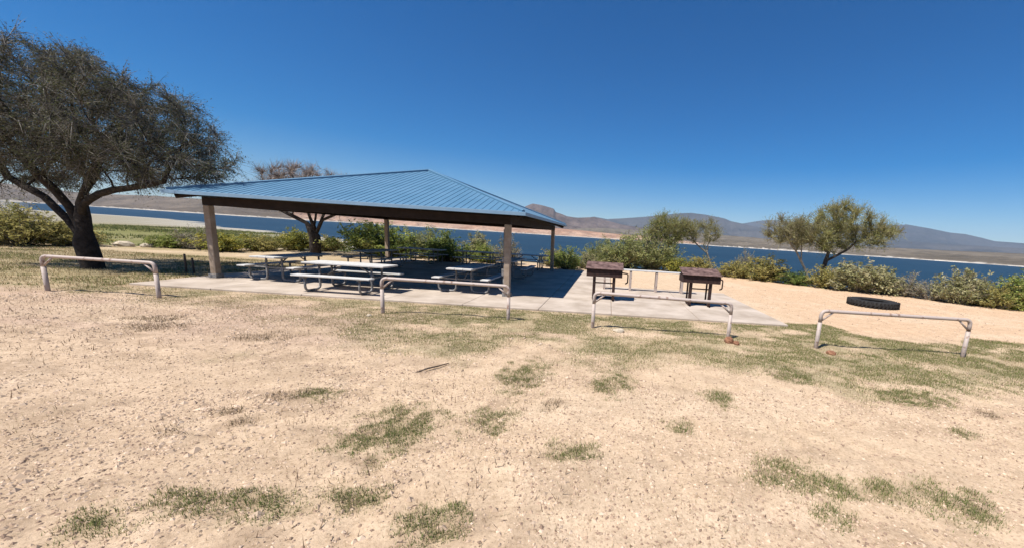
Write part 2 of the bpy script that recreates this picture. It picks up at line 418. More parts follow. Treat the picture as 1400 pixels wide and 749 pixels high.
SH_AZ = [-75, -58, -54, -47, -39, -34, -20, 0, 11, 24, 35, 48, 66]
SH_D = [3600, 3200, 3000, 2300, 1900, 2500, 2350, 2280, 2100, 1500, 1500, 1420, 1400]
def shore(az): return np.interp(az, SH_AZ, SH_D)
a_ = np.array([-75, -66, -58.07, -56.1, -54, -50.2, -45.8, -39.9, -35.8, -30, -26, 66]); e_ = np.array([.03, .028, .0225, .0193, .0168, .0216, .0231, .0216, .0195, .012, -.002, -.003])
hills('low_hills', 'low brown desert hills behind the lake on the left', a_, e_, shore(a_)+900, shore(a_), -8, 0, [(.125, .098, .072), (.19, .15, .115), (.15, .125, .095)], 51, .16, (-2.2, (.50, .45, .38)), a1=-26)
a_ = np.array([-40, -37.5, -35.8, -31, -27.9, -24, -20.5, -17, -14.5, -10, -4.8, 0.7, 5.1, 10.6, 14, 17]); e_ = np.array([.012, .016, .018, .0176, .0185, .0195, .0179, .0190, .0182, .0166, .0144, .011, .0101, .0046, .0015, -.003])
hills('red_bluffs', 'eroded reddish bluffs along the far shore', a_, e_, shore(a_)+420, shore(a_)-6, -8, 0, [(.33, .20, .135), (.44, .30, .215), (.36, .21, .14)], 61, .22, (-2.0, (.48, .42, .35)), a0=-40, a1=17, naz=500, freq=1.5)
a_ = np.array([-8, -3, -.4, 4, 10.5, 16, 20.7, 24, 27.2, 31, 35.3, 42, 47.5, 66]); e_ = np.array([.012, .022, .0249, .024, .0251, .0245, .0227, .020, .0173, .0172, .0164, .0168, .0183, .02])
hills('brown_foothills', 'low brown foothills along the right far shore', a_, e_, shore(a_)+1500, shore(a_)+np.where(a_ < 11, 250, 0), -8, 0, [(.12, .098, .072), (.19, .155, .115), (.14, .12, .09)], 71, .25, (-3.2, (.66, .60, .52)), a0=-8)
a_ = np.array([-30, -22, -18, -14.5, -13.3, -12.25, -11.63, -10.36, -8.53, -8.2, -7.3, -6.54, -5.6, -4.9, -3.27, -2.51, -.52, 1.7, 4, 8, 14, 20, 30]); e_ = np.array([.012, .018, .028, .0455, .058, .0685, .0735, .0715, .0650, .0565, .0525, .0481, .0465, .0462, .049, .0505, .044, .036, .032, .03, .026, .018, .004])
hills('mesa', 'flat topped rocky mesa above the far shore', a_, e_, 5200, 3200, -8, 0, [(.10, .075, .062), (.17, .13, .11), (.12, .09, .078)], 81, .24, a0=-30, a1=30, naz=500)
a_ = np.array([-12, -6, -3.3, -2.5, -.5, 1.67, 4.9, 7.06, 10.2, 11.8, 13.9, 16.5, 17.5, 19.0, 20, 22, 25, 30, 66]); e_ = np.array([.02, .04, .0485, .0515, .0474, .0516, .0587, .0645, .0729, .0752, .0723, .0654, .0591, .0549, .051, .045, .04, .034, .02])
hills('blue_mountains', 'hazy blue mountain range behind the lake', a_, e_, 9000, 6000, -8, 0, [(.055, .052, .05), (.10, .09, .082), (.07, .066, .062)], 91, .2, a0=-12)
a_ = np.array([8, 14, 17.5, 19.03, 21.4, 22.8, 26.8, 31, 35.6, 37.7, 38.3, 39.7, 41.6, 42.85, 44.3, 45.2, 47.3, 55, 66]); e_ = np.array([.03, .045, .052, .0549, .0638, .0665, .0624, .0634, .0629, .0648, .0629, .0585, .0512, .0492, .0428, .0381, .0361, .03, .02])
hills('long_ridge', 'long hazy ridge falling away to the right', a_, e_, 12000, 8000, -8, 0, [(.05, .05, .05), (.09, .083, .08), (.065, .062, .06)], 101, .17, a0=8)

# the air between here and the mountains
mb = MB(); mb.box((-16500, -16500, -11), (16500, 16500, 1150))
M_haze = bpy.data.materials.new('haze air'); M_haze.use_nodes = True
nt = M_haze.node_tree
for n in list(nt.nodes): nt.nodes.remove(n)
pv = nt.nodes.new('ShaderNodeVolumePrincipled'); pv.inputs['Density'].default_value = 4.2e-5; pv.inputs['Color'].default_value = (.55, .75, 1, 1); pv.inputs['Anisotropy'].default_value = 0
out = nt.nodes.new('ShaderNodeOutputMaterial'); nt.links.new(pv.outputs[0], out.inputs['Volume'])
tag(mb.build('haze', M_haze), 'thin pale blue haze over the lake', kind='stuff')

# ------------------------------------------------------------------ concrete slab
ZS = 0.05
patio = empty('pavement', (0, 0, 0)); tag(patio, 'pale concrete slab under the pavilion and grills', kind='structure')
XJ = [-12.55, -10.4, -8.0, -5.85, -3.75, -1.75, 0.18]; YJ = [9.62, 11.6, 14.9, 18.2, 21.6]
def slab_piece(x0, x1, y0, y1, sk0=0, sk1=0):
    mb = MB(); g = .006
    dz = random.uniform(-.003, .003)
    mb.box((x0+g, y0+g, -.12), (x1-g, y1-g, ZS+dz), .008)
    o = mb.build('slab_panel', M_conc, patio); return o
for i in range(6):
    for j in range(4): slab_piece(XJ[i], XJ[i+1], YJ[j], YJ[j+1])
for (x0, x1) in ((.18, 2.5), (2.5, 4.85)):
    for (y0, y1) in ((9.62, 11.3), (11.3, 13.3), (13.3, 15.35)): slab_piece(x0, x1, y0, y1)
mb = MB(); mb.box((-12.5, 9.66, -.1), (.14, 21.55, ZS-.02)); mb.box((.142, 9.66, -.1), (4.8, 15.3, ZS-.02)); mb.build('joint_filler', M_post, patio)

# ------------------------------------------------------------------ pavilion
PX, PY = -11.996, 11.32; PW = 8.96; PD = 9.02
cx, cy = PX+PW/2, PY+PD/2; HALF = PW/2+.62
pav = empty('picnic_pavilion', (cx, cy, ZS))
tag(pav, 'open picnic pavilion with blue metal hip roof on four posts', 'pavilion')
Z0 = -ZS
EA, AP, FB = 2.545+Z0, 4.21+Z0, 2.455+Z0
mb = MB(); h = HALF-.03
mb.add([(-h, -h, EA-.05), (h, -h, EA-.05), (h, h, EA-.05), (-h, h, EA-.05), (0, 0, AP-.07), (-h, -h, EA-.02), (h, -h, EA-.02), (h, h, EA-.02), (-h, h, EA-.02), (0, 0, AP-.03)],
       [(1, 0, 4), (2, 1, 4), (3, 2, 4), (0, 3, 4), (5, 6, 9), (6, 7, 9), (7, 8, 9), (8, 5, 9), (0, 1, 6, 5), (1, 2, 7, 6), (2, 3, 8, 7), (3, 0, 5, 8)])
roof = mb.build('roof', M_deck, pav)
NP = 50; pw = 2*HALF/NP; slope = (AP-EA)/HALF
def rz_(u, v, dz=0): return (u, -HALF+v, EA+v*slope+dz)
panel_meshes = []
for i in range(NP):
    u0 = -HALF+i*pw; u1 = u0+pw
    mb = MB(); t0, t1 = HALF-abs(u0), HALF-abs(u1)
    a0, a1 = u0+.014, u1-.0
    top = [rz_(u0, 0, .012), rz_(u1, 0, .012), rz_(u1, t1, .012), rz_(u0, t0, .012)]
    bot = [rz_(u0, 0, 0), rz_(u1, 0, 0), rz_(u1, t1, 0), rz_(u0, t0, 0)]
    if t0 < 1e-6: top.pop(); bot.pop(); 
    elif t1 < 1e-6: top.pop(2); bot.pop(2)
    n = len(top)
    mb.add(top+bot, [tuple(range(n)), tuple(reversed(range(n, 2*n)))]+[(k, k+n, (k+1) % n+n, (k+1) % n) for k in range(n)])
    # standing seam along the left edge
    if t0 > .05:
        w = .022; te = min(t0, HALF-abs(u0+w))
        q = [rz_(u0, -.01, .013), rz_(u0+w, -.01, .013), rz_(u0+w, te, .013), rz_(u0, te, .013), rz_(u0+.004, -.01, .024), rz_(u0+w-.004, -.01, .024), rz_(u0+w-.004, te, .024), rz_(u0+.004, te, .024)]
        mb.add(q, [(4, 5, 6, 7), (0, 1, 5, 4), (1, 2, 6, 5), (2, 3, 7, 6), (3, 0, 4, 7)])
    me = mb.mesh('roof_panel'); me.materials.append(M_roof); panel_meshes.append(me)
for k in range(4):
    for me in panel_meshes:
        o = link_mesh('roof_panel', me, None, roof); o.rotation_euler = (0, 0, k*math.pi/2)
mb = MB()
mb.tube([(-HALF+.05, -HALF+.05, EA+.03), (0, 0, AP+.035)], .055, 6, True, False)
me = mb.mesh('hip_cap'); me.materials.append(M_roof)
for k in range(4):
    o = link_mesh('hip_cap', me, None, roof); o.rotation_euler = (0, 0, k*math.pi/2)
mb = MB(); mb.box((-HALF-.012, -HALF-.035, FB), (HALF+.034, -HALF-.004, EA+.008), .004)
me = mb.mesh('fascia'); me.materials.append(M_fascia)
for k in range(4):
    o = link_mesh('fascia', me, None, roof); o.rotation_euler = (0, 0, k*math.pi/2)
# beams and rafters
mb = MB(); mb.box((-PW/2-.09, -PD/2-.09, 2.20+Z0), (PW/2+.09, -PD/2+.09, 2.44+Z0), .006)
me = mb.mesh('beam'); me.materials.append(M_dark)
for k in (0, 2):
    o = link_mesh('beam', me, None, pav); o.rotation_euler = (0, 0, k*math.pi/2)
mb = MB(); mb.box((-PW/2-.08, -PD/2+.095, 2.21+Z0), (-PW/2+.08, PD/2-.095, 2.43+Z0), .006)
me = mb.mesh('beam'); me.materials.append(M_dark)
for k in (0, 2):
    o = link_mesh('beam', me, None, pav); o.rotation_euler = (0, 0, k*math.pi/2)
mb = MB(); mb.tube([(-HALF+.15, -HALF+.15, EA-.14), (0, 0, AP-.17)], .07, 4, True, False)
me = mb.mesh('rafter'); me.materials.append(M_dark)
for k in range(4):
    o = link_mesh('rafter', me, None, pav); o.rotation_euler = (0, 0, k*math.pi/2)
posts = []
for k, (sx, sy) in enumerate(((-1, -1), (1, -1), (1, 1), (-1, 1))):
    mb = MB(); w = .088
    mb.box((-w, -w, 0), (w, w, 2.198+Z0), .012)
    p = mb.build('post', M_post, pav); p.location = (sx*PW/2, sy*PD/2, 0)
    if k == 1: p['label'] = 'front corner post carrying pale electrical boxes'
    mb = MB(); mb.box((-.12, -.12, .001), (.12, -.091, .12), .004); mb.box((-.12, .091, .001), (.12, .12, .12), .004); mb.box((-.12, -.089, .001), (-.091, .089, .12), .004); mb.box((.091, -.089, .001), (.12, .089, .12), .004)
    mb.build('base_plate', M_pipe, p); posts.append(p)
for z, hh in ((1.02, .16), (.62, .2)):
    mb = MB(); mb.box((-.163, -.06, z), (-.0895, .05, z+hh), .006); mb.build('electrical_box', M_pipe, posts[1])
mb = MB(); mb.tube([(-.112, -.005, 0.14), (-.112, -.005, .62)], .018, 8); mb.tube([(-.112, -.005, .82), (-.112, -.005, 1.02)], .018, 8); mb.tube([(-.112, -.005, 1.18), (-.112, -.005, 2.0)], .018, 8); mb.build('conduit', M_pipe, posts[1])

# ------------------------------------------------------------------ picnic tables
def make_table():
    t = empty('picnic_table')
    L = 1.15
    mb = MB(); mb.box((-L, -.122, .715), (L, .122, .76), .007); me = mb.mesh('tabletop_plank'); me.materials.append(M_top)
    for y in (-.254, 0, .254): link_mesh('tabletop_plank', me, None, t).location = (0, y, 0)
    mb = MB(); mb.box((-1.06, -.125, .425), (1.06, .125, .465), .007); me = mb.mesh('bench_plank'); me.materials.append(M_top)
    for y in (-.74, .74): link_mesh('bench_plank', me, None, t).location = (0, y, 0)
    for x in (-.74, .74):
        for s in (-1, 1):
            mb = MB(); mb.tube(arc([(x, s*.78, .42), (x, s*.78, .034), (x, s*.24, .034), (x, s*.24, .70)], .14, 6), .03, 10)
            mb.build('leg', M_pipe, t)
        mb = MB(); mb.box((x-.03, -.85, .385), (x+.03, .85, .423), .004); mb.build('bench_arm', M_pipe, t)
        mb = MB(); mb.box((x-.03, -.36, .675), (x+.03, .36, .713), .004); mb.build('tabletop_arm', M_pipe, t)
        mb = MB(); s = 1 if x > 0 else -1
        mb.tube([(x-s*.04, 0, .40), (x-s*.52, 0, .70)], .02, 8); mb.build('brace', M_pipe, t)
    return t
TB = [(-7.4, 10.72, 0, 'picnic table with sunlit white top and bench at pavilion front'),
      (-4.44, 12.25, 90, 'dark topped picnic table beside the right front post, end on, near edge sunlit'),
      (-4.2, 16.4, 90, 'shaded picnic table end on behind the one beside the right front post'),
      (-10.25, 12.15, 90, 'picnic table end on beside the left front post, tree stem behind it'),
      (-10.35, 16.7, 90, 'shaded picnic table end on in front of the left back post'),
      (-10.0, 20.1, 0, 'shaded picnic table at the slab back edge beside the left back post'),
      (-7.1, 20.45, 0, 'shaded picnic table on the slab back edge right of the round dark green bush'),
      (-4.45, 20.6, 0, 'shaded picnic table on the slab back edge beside the right back post')]
T0 = make_table()
for i, (x, y, a, lab) in enumerate(TB):
    o = T0 if i == 0 else copy_tree(T0)
    o.location = (x, y, ZS+.002); o.rotation_euler = (0, 0, R(a)); tag(o, lab, 'picnic table', 'picnic tables under the pavilion')

# ------------------------------------------------------------------ pipe barrier rails
FN = [((-12.84, 8.38), (-10.28, 8.39), 'far left pipe barrier rail in front of the leaning dark tree'),
      ((-5.06, 8.31), (-2.19, 8.31), 'pipe barrier rail in front of the pavilion and its right front post'),
      ((-.25, 8.17), (2.71, 7.89), 'pipe barrier rail in front of the two rusty grills'),
      ((4.51, 7.67), (7.64, 7.69), 'far right pipe barrier rail in front of the black tyre')]
for (a, b_, lab) in FN:
    ax, ay = a; bx, by = b_; L = math.hypot(bx-ax, by-ay)
    f = empty('barrier_rail', (ax, ay, 0), math.atan2(by-ay, bx-ax)); tag(f, lab, 'barrier rail', 'pipe barrier rails along the grass')
    r_ = .037; Hh = .83-r_
    mb = MB(); mb.tube(arc([(0, 0, .55), (0, 0, Hh), (L, 0, Hh), (L, 0, .55)], .13, 7), r_, 12); mb.build('top_rail', M_rail, f)
    for x in (0, L):
        mb = MB(); mb.tube([(x, 0, -.25), (x, 0, .549)], r_+.003, 12); mb.build('post', M_rail, f)
    for x, s in ((0, 1), (L, -1)):
        mb = MB(); mb.tube([(x+s*.035, 0, Hh-.20), (x+s*.24, 0, Hh-.025)], .02, 8); mb.build('brace', M_rail, f)

# ------------------------------------------------------------------ grills
def make_grill(w, x, y, lab):
    g = empty('barbecue_grill', (x, y, ZS)); tag(g, lab, 'grill', 'rusty grills on the concrete pad')
    t = .012; z0, z1 = .74, .96; y0, y1 = -.1, .56
    mb = MB()
    mb.box((-w, y0, z0), (w, y0+t, z1)); mb.box((-w, y1-t, z0), (w, y1, z1)); mb.box((-w, y0+t, z0), (-w+t, y1-t, z1)); mb.box((w-t, y0+t, z0), (w, y1-t, z1)); mb.box((-w+t, y0+t, z0+.002), (w-t, y1-t, z0+.016))
    mb.tube([(-w, y0-.006, z1-.01), (w, y0-.006, z1-.01)], .012, 6)
    mb.build('firebox', M_grilldark, g)
    # raised sloping lid
    mb = MB(); a = math.atan2(.17, .72)
    mb.box((-w-.03, 0, 0), (w+.03, .75, .018), .004, Matrix.Rotation(a, 4, 'X'), (0, y0-.05, z1+.012))
    mb.build('lid', M_grill, g)
    mb = MB()
    for s in (-1, 1): mb.add([(s*(w-.03), y0+.02, z1-.02), (s*(w-.03), y1-.02, z1-.02), (s*(w-.03), y1-.02, z1+.115), (s*(w-.045), y0+.02, z1-.02), (s*(w-.045), y1-.02, z1-.02), (s*(w-.045), y1-.02, z1+.115)], [(0, 1, 2), (5, 4, 3), (0, 3, 4, 1), (1, 4, 5, 2), (2, 5, 3, 0)])
    mb.build('lid_side', M_grilldark, g)
    mb = MB()
    for k in range(19):
        xx = -w+.05+(2*w-.1)*k/18; mb.tube([(xx, y0+.02, z1-.04), (xx, y1-.02, z1-.04)], .006, 5)
    mb.build('grate', M_grilldark, g)
    for xx in (-.31, .31):
        mb = MB(); mb.box((xx-.045, -.045, .02), (xx+.045, .045, .738), .006); mb.build('leg', M_grilldark, g)
        mb = MB(); mb.tube(arc([(xx, -.02, .03), (xx, -.16, .03), (xx, -.16, .03), (xx, .46, .03)], .02, 2), .024, 8); mb.build('foot', M_grilldark, g)
        mb = MB(); mb.tube([(xx, .44, .04), (xx, .44, .738)], .03, 8); mb.build('leg', M_grilldark, g)
    mb = MB(); mb.tube([(-.265, 0, .55), (.265, 0, .55)], .02, 8); mb.build('crossbar', M_grilldark, g)
    mb = MB(); mb.tube([(-.29, .44, .03), (.29, .44, .03)], .02, 8); mb.build('crossbar', M_grilldark, g)
    mb = MB(); mb.tube(arc([(w+.002, .35, .86), (w+.2, .35, .84), (w+.2, .35, .55), (w+.12, .35, .52)], .05, 4), .022, 8); mb.build('handle', M_grilldark, g)
    return g
make_grill(.56, -.08, 11.72, 'rusty double leg grill with sloping lid nearest the pavilion')
make_grill(.59, 2.97, 11.72, 'wider rusty double leg grill at right with dark shadow behind it')

sv = empty('serving_table', (1.42, 14.45, ZS)); tag(sv, 'long narrow pale serving table behind the two grills', 'table')
mb = MB(); mb.box((-1.85, -.15, .755), (1.85, -.004, .80), .006); me = mb.mesh('tabletop_plank'); me.materials.append(M_top)
for y in (0, .154): link_mesh('tabletop_plank', me, None, sv).location = (0, y, 0)
for x in (-1.5, -.5, .5, 1.5):
    for y in (-.1, .1):
        mb = MB(); mb.box((x-.04, y-.04, 0.001), (x+.04, y+.04, .715), .005); mb.build('leg', M_rail, sv)
    mb = MB(); mb.box((x-.035, -.14, .717), (x+.035, .14, .753), .004); mb.build('crossbar', M_dark, sv)

# ------------------------------------------------------------------ tyre
ty = empty('tyre', (10.62, 14.75, float(ground_z(np.array([10.62]), np.array([14.75]))[0])-.02)); tag(ty, 'large worn black tyre lying flat on the open sand', 'tyre')
mb = MB(); ro, ri, hh = .86, .50, .28
mb.lathe([(ri, .03), (ri+.04, .0), (ro-.10, .0), (ro-.02, .05), (ro, .11), (ro, hh-.11), (ro-.02, hh-.05), (ro-.10, hh), (ri+.05, hh-.01), (ri, hh-.05), (ri+.06, hh-.10), (ro-.06, hh-.09), (ro-.06, .09), (ri+.06, .10)], 64, True, True)
mb.build('rubber_body', M_rubber, ty)
mb = MB()
for k in range(40):
    a = 2*math.pi*k/40
    for s, zc in ((-1, .09), (1, hh-.09)):
        mb.box((-.012, -.03, -.075), (.014, .03, .075), .004, Matrix.Rotation(a, 4, 'Z') @ Matrix.Rotation(s*.45, 4, 'X'), (ro*math.cos(a+s*.03), ro*math.sin(a+s*.03), zc))
mb.build('tread', M_rubber, ty)
mb = MB(); mb.lathe([(.001, .085), (.3, .09), (ri+.05, .075)], 32); mb.build('lit_rim_bed', M_litrim, ty)  # added pale disc, its colour stands in for light on the inner rim

# ------------------------------------------------------------------ stakes, rocks, stick, pole
def gz1(x, y): return float(ground_z(np.array([float(x)]), np.array([float(y)]))[0])
for (x, y, hgt, lean, lab) in ((-13.75, 12.05, .62, .01, 'taller thin dark stake behind the far left barrier rail'), (-13.55, 12.1, .5, -.01, 'shorter thin dark stake behind the far left barrier rail')):
    mb = MB(); mb.tube([(0, 0, -.2), (lean*.5, 0, hgt*.5), (lean, 0, hgt)], .027, 8); o = mb.build('stake', M_wood); o.location = (x, y, gz1(x, y)); tag(o, lab, 'stake', 'thin stakes by the far left rail')
def rock(x, y, sx, sy, sz, mat, lab, seed):
    rg = np.random.default_rng(seed); mb = MB(); n, k = 12, 7; vs = []; fs = []
    off = rg.uniform(-1, 1, (k+1, n))
    for i in range(k+1):
        th = math.pi*i/k
        for j in range(n):
            ph = 2*math.pi*j/n; q = 1+.16*off[i, j]*(0 < i < k)
            vs.append((sx*q*math.sin(th)*math.cos(ph), sy*q*math.sin(th)*math.sin(ph), sz*q*math.cos(th)))
    for i in range(k):
        for j in range(n): fs.append((i*n+j, (i+1)*n+j, (i+1)*n+(j+1) % n, i*n+(j+1) % n))
    mb.add(vs, fs, False); o = mb.build('rock', mat); o.location = (x, y, gz1(x, y)+sz*.4); o.rotation_euler = (0, 0, rg.uniform(0, 3)); tag(o, lab, 'rock')
rock(.33, 7.98, .13, .09, .06, M_rockp, 'flat pale rock under the rail in front of the grills', 1)
rock(2.62, 7.55, .10, .09, .09, M_rockr, 'reddish rock at the foot of the rail in front of the grills', 2)
rock(2.74, 7.44, .08, .06, .05, M_rockr, 'small reddish rock lying just right of the other reddish rock', 3)
rock(4.60, 7.27, .13, .08, .055, M_rockr, 'brown rock near the left foot of the far right rail', 4)
rock(-5.13, 7.92, .06, .05, .035, M_rockp, 'small pale stone left of the rail in front of the pavilion', 5)
rock(-25.0, 19.2, .42, .25, .2, M_rockp, 'pale boulder by the bank edge right of the leaning tree, the left one', 6)
rock(-24.2, 19.6, .3, .22, .16, M_rockp, 'pale boulder by the bank edge right of the leaning tree, the right one', 8)
mb = MB(); mb.tube([(-.17, -.2, .0), (-.05, -.07, .03), (.04, .05, .028), (.13, .22, .02)], [.008, .012, .011, .006], 6); mb.tube([(.0, .0, .03), (.04, -.05, .035)], [.006, .003], 5)
o = mb.build('stick', M_wood); o.location = (-2.40, 5.08, gz1(-2.4, 5.08)+.004); tag(o, 'thin dark stick lying on bare soil', 'stick')

# ------------------------------------------------------------------ plants
def tri_twigs(P, D, L, w, droop, rg, seg=2):
    """thin tapered three-sided twigs; returns verts, faces, points along the twig"""
    n = len(P); D = D/np.linalg.norm(D, axis=1, keepdims=True)
    ref = np.where(np.abs(D[:, 2:3]) < .9, [[0, 0, 1.]], [[1., 0, 0]]); a = np.cross(D, ref); a /= np.linalg.norm(a, axis=1, keepdims=True); b_ = np.cross(D, a)
    mid = P+D*L[:, None]*.5; end = P+D*L[:, None]; mid[:, 2] -= droop*L*.12; end[:, 2] -= droop*L*.42
    vs = []; 
    for q, ww in ((P, w), (mid, w*.7)):
        for k in range(3):
            an = 2*math.pi*k/3; vs.append(q+(a*math.cos(an)+b_*math.sin(an))*np.asarray(ww)[:, None])
    vs.append(end); V_ = np.stack(vs, 1).reshape(-1, 3)
    base = np.arange(n)[:, None]*7
    fl = []
    for k in range(3):
        j = (k+1) % 3
        fl += [[k, j, 3+j], [k, 3+j, 3+k], [3+k, 3+j, 6]]
    F_ = (base[:, None, :]+np.array(fl)[None]).reshape(-1, 3)
    return V_, F_, mid, end
def leaf_quads(P, size, aspect, rg, flat=.0):
    n = len(P); d = rg.normal(size=(n, 3)); d[:, 2] *= (1-flat); d /= np.linalg.norm(d, axis=1, keepdims=True)
    e = np.cross(d, rg.normal(size=(n, 3))); e /= np.linalg.norm(e, axis=1, keepdims=True)
    l = size*rg.uniform(.6, 1.3, n); w = l*aspect
    V_ = np.stack([P-d*l[:, None]*.5, P+e*w[:, None]*.5, P+d*l[:, None]*.5, P-e*w[:, None]*.5], 1).reshape(-1, 3)
    F_ = np.arange(4*n).reshape(n, 4); return V_, F_

def colonise(nodes, parent, attr, D=.35, infl=1.6, kill=.5, iters=70, rg=None, grav=0.0):
    nodes = [np.array(p, float) for p in nodes]; parent = list(parent); A_ = attr.copy()
    cnt = {}
    for it in range(iters):
        if len(A_) == 0: break
        Nn = np.array(nodes); d = np.linalg.norm(A_[:, None]-Nn[None], axis=2); near = d.argmin(1); dm = d[np.arange(len(A_)), near]
        ok = dm < infl
        if not ok.any(): infl *= 1.4; 
        new = []
        for i in np.unique(near[ok]):
            if cnt.get(i, 0) > 5: continue
            v = (A_[ok & (near == i)]-Nn[i]); v = v/np.linalg.norm(v, axis=1, keepdims=True); v = v.sum(0)+rg.normal(size=3)*.25; v[2] -= grav
            v /= max(1e-6, np.linalg.norm(v)); new.append((i, Nn[i]+v*D)); cnt[i] = cnt.get(i, 0)+1
        for i, p in new: nodes.append(p); parent.append(i)
        Nn = np.array(nodes); d = np.linalg.norm(A_[:, None]-Nn[None], axis=2).min(1); A_ = A_[d > kill]
    return np.array(nodes), parent

def skeleton_mesh(nodes, parent, tip=.012, power=2.2, rmax=None, fixed=None, sides=8, taper_gain=1.0):
    n = len(nodes); ch = [[] for _ in range(n)]
    for i, p in enumerate(parent):
        if p >= 0: ch[p].append(i)
    rad = np.zeros(n)
    for i in range(n-1, -1, -1):
        rad[i] = tip if not ch[i] else sum(rad[c]**power for c in ch[i])**(1/power)
    if rmax:
        g_ = math.log(rmax/tip)/math.log(max(1.01, rad[0]/tip)); rad = tip*(rad/tip)**g_
    mb = MB(); start = [(-1, 0)]
    while start:
        par, i = start.pop(); path = [] if par < 0 else [nodes[par]]; rr = [] if par < 0 else [min(rad[par], rad[i]*1.15)]
        while True:
            path.append(nodes[i]); rr.append(rad[i])
            if not ch[i]: break
            k = max(ch[i], key=lambda c: rad[c])
            for c in ch[i]:
                if c != k: start.append((i, c))
            i = k
        if len(path) > 1:
            s_ = sides if max(rr) > .05 else (5 if max(rr) > .02 else 3)
            rr = [float(q) for q in rr]; rr[-1] *= .5
            mb.tube(path, rr, s_, max(rr) > .05)
    return mb, rad, ch

def make_tree(name, label, loc, trunk, crowns, nattr, barkmat, rmax, tip, D, infl, kill, twn, twL, twW, droop, leafn, leafsz, leafasp, tcol, lcols, seed, group=None, thin=.06, upbias=.2, shell=.0):
    rg = np.random.default_rng(seed)
    nodes = []; parent = []
    for pl, at in trunk:
        base = len(nodes)
        for k, p in enumerate(pl):
            nodes.append(p); parent.append(at if k == 0 else len(nodes)-2)
    A_ = []
    tot = sum(c[3]*c[4]*c[5] for c in crowns)
    for (x, y, z, a, b_, c) in crowns:
        k = int(nattr*a*b_*c/tot); q = rg.normal(size=(k, 3)); q /= np.linalg.norm(q, axis=1, keepdims=True)
        q *= (rg.uniform(shell, 1, k)**(1/2.4))[:, None]; A_.append(q*np.array([a, b_, c])+np.array([x, y, z]))
    nodes, parent = colonise(nodes, parent, np.concatenate(A_), D, infl, kill, 90, rg)
    mb, rad, ch = skeleton_mesh(nodes, parent, tip, 2.1, rmax)
    root = empty(name, loc); tag(root, label, 'tree', group)
    mb.build('trunk', barkmat, root)
    fine = np.where(rad < thin)[0]; par = np.array(parent)
    dirs = nodes[fine]-nodes[np.maximum(par[fine], 0)]
    I = np.repeat(np.arange(len(fine)), (twn*rg.choice([.15, .7, 1.2, 1.8], len(fine), p=[.22, .28, .3, .2])).astype(int)); n = len(I)
    d = dirs[I]; d = d/np.maximum(1e-6, np.linalg.norm(d, axis=1, keepdims=True)); d = d*.75+rg.normal(size=(n, 3))*.75; d[:, 2] += upbias
    P = nodes[fine][I]-dirs[I]*rg.uniform(0, 1, (n, 1))
    Lr = twL*rg.uniform(.5, 1.3, n)
    V1, F1, mid, end = tri_twigs(P, d, Lr, np.full(n, twW), droop, rg)
    tc_ = np.array(tcol)*rg.uniform(.6, 1.4, (n, 1))*np.where(rg.uniform(size=(n, 1)) < .22, 2.0, 1.0); C1 = np.repeat(tc_, 7, 0)
    link_mesh('twigs', np_mesh('twigs', V1, F1, C1), M_twig, root)
    J = np.repeat(np.arange(n), leafn); t = rg.uniform(.15, 1.05, len(J))[:, None]
    Q = P[J]*(1-t)**2+mid[J]*2*t*(1-t)+end[J]*t*t+rg.normal(size=(len(J), 3))*.03
    V2, F2 = leaf_quads(Q, leafsz, leafasp, rg)
    lc = np.array(lcols); clump = rg.integers(0, len(lc), len(fine)); pick = np.where(rg.uniform(size=len(J)) < .7, clump[I[J]], rg.integers(0, len(lc), len(J)))
    C2 = np.repeat(lc[pick]*rg.uniform(.7, 1.3, (len(J), 1)), 4, 0)
    link_mesh('foliage', np_mesh('foliage', V2, F2, C2), M_leaf, root)
    return root

# big leaning mesquite at the left (local coordinates: foot at the origin)
make_tree('mesquite_tree', 'big dark leaning tree with dense spreading crown left of the pavilion', (-16.4, 11.75, gz1(-16.4, 11.75)),
    [([(0, 0, -.3), (0, 0, .1), (-.05, 0, .45), (-.12, 0, .8)], -1),
     ([(-.34, .02, 1.15), (-.62, .05, 1.5), (-.95, .05, 1.85), (-1.3, .1, 2.15), (-1.85, .1, 2.42), (-2.5, .2, 2.7)], 3),
     ([(-.22, .04, 1.15), (-.36, .06, 1.5), (-.5, .05, 1.9), (-.62, -.1, 2.35), (-.8, -.3, 2.8), (-1.0, -.4, 3.3)], 3),
     ([(-.12, .03, 1.2), (-.14, .06, 1.6), (-.12, .08, 2.0), (.0, .1, 2.4), (.15, .3, 2.9), (.2, .4, 3.4)], 3),
     ([(.15, -.05, 2.3), (.45, -.1, 2.75), (.8, -.1, 3.3)], 18),
     ([(.08, -.06, 1.95), (.4, -.1, 2.15), (.85, -.2, 2.33), (1.4, -.25, 2.48), (1.9, -.3, 2.55), (2.5, -.3, 2.68), (3.0, -.3, 2.8)], 17)],
    [(-.7, 0, 4.7, 2.6, 2.3, 2.1), (1.8, -.1, 4.35, 2.2, 2.0, 1.65), (3.2, -.2, 3.55, 1.9, 1.5, .85), (-2.6, .2, 4.2, 2.2, 2.0, 1.9), (.6, 0, 3.4, 2.2, 1.6, .8)],
    1700, M_bark, .25, .007, .26, 1.8, .32, 24, .58, .006, .55, 7, .06, .30, (.13, .12, .105),
    [(.085, .095, .04), (.115, .115, .055), (.06, .068, .03), (.19, .18, .135), (.095, .085, .05)], 5, thin=.022, upbias=.1, shell=.15)

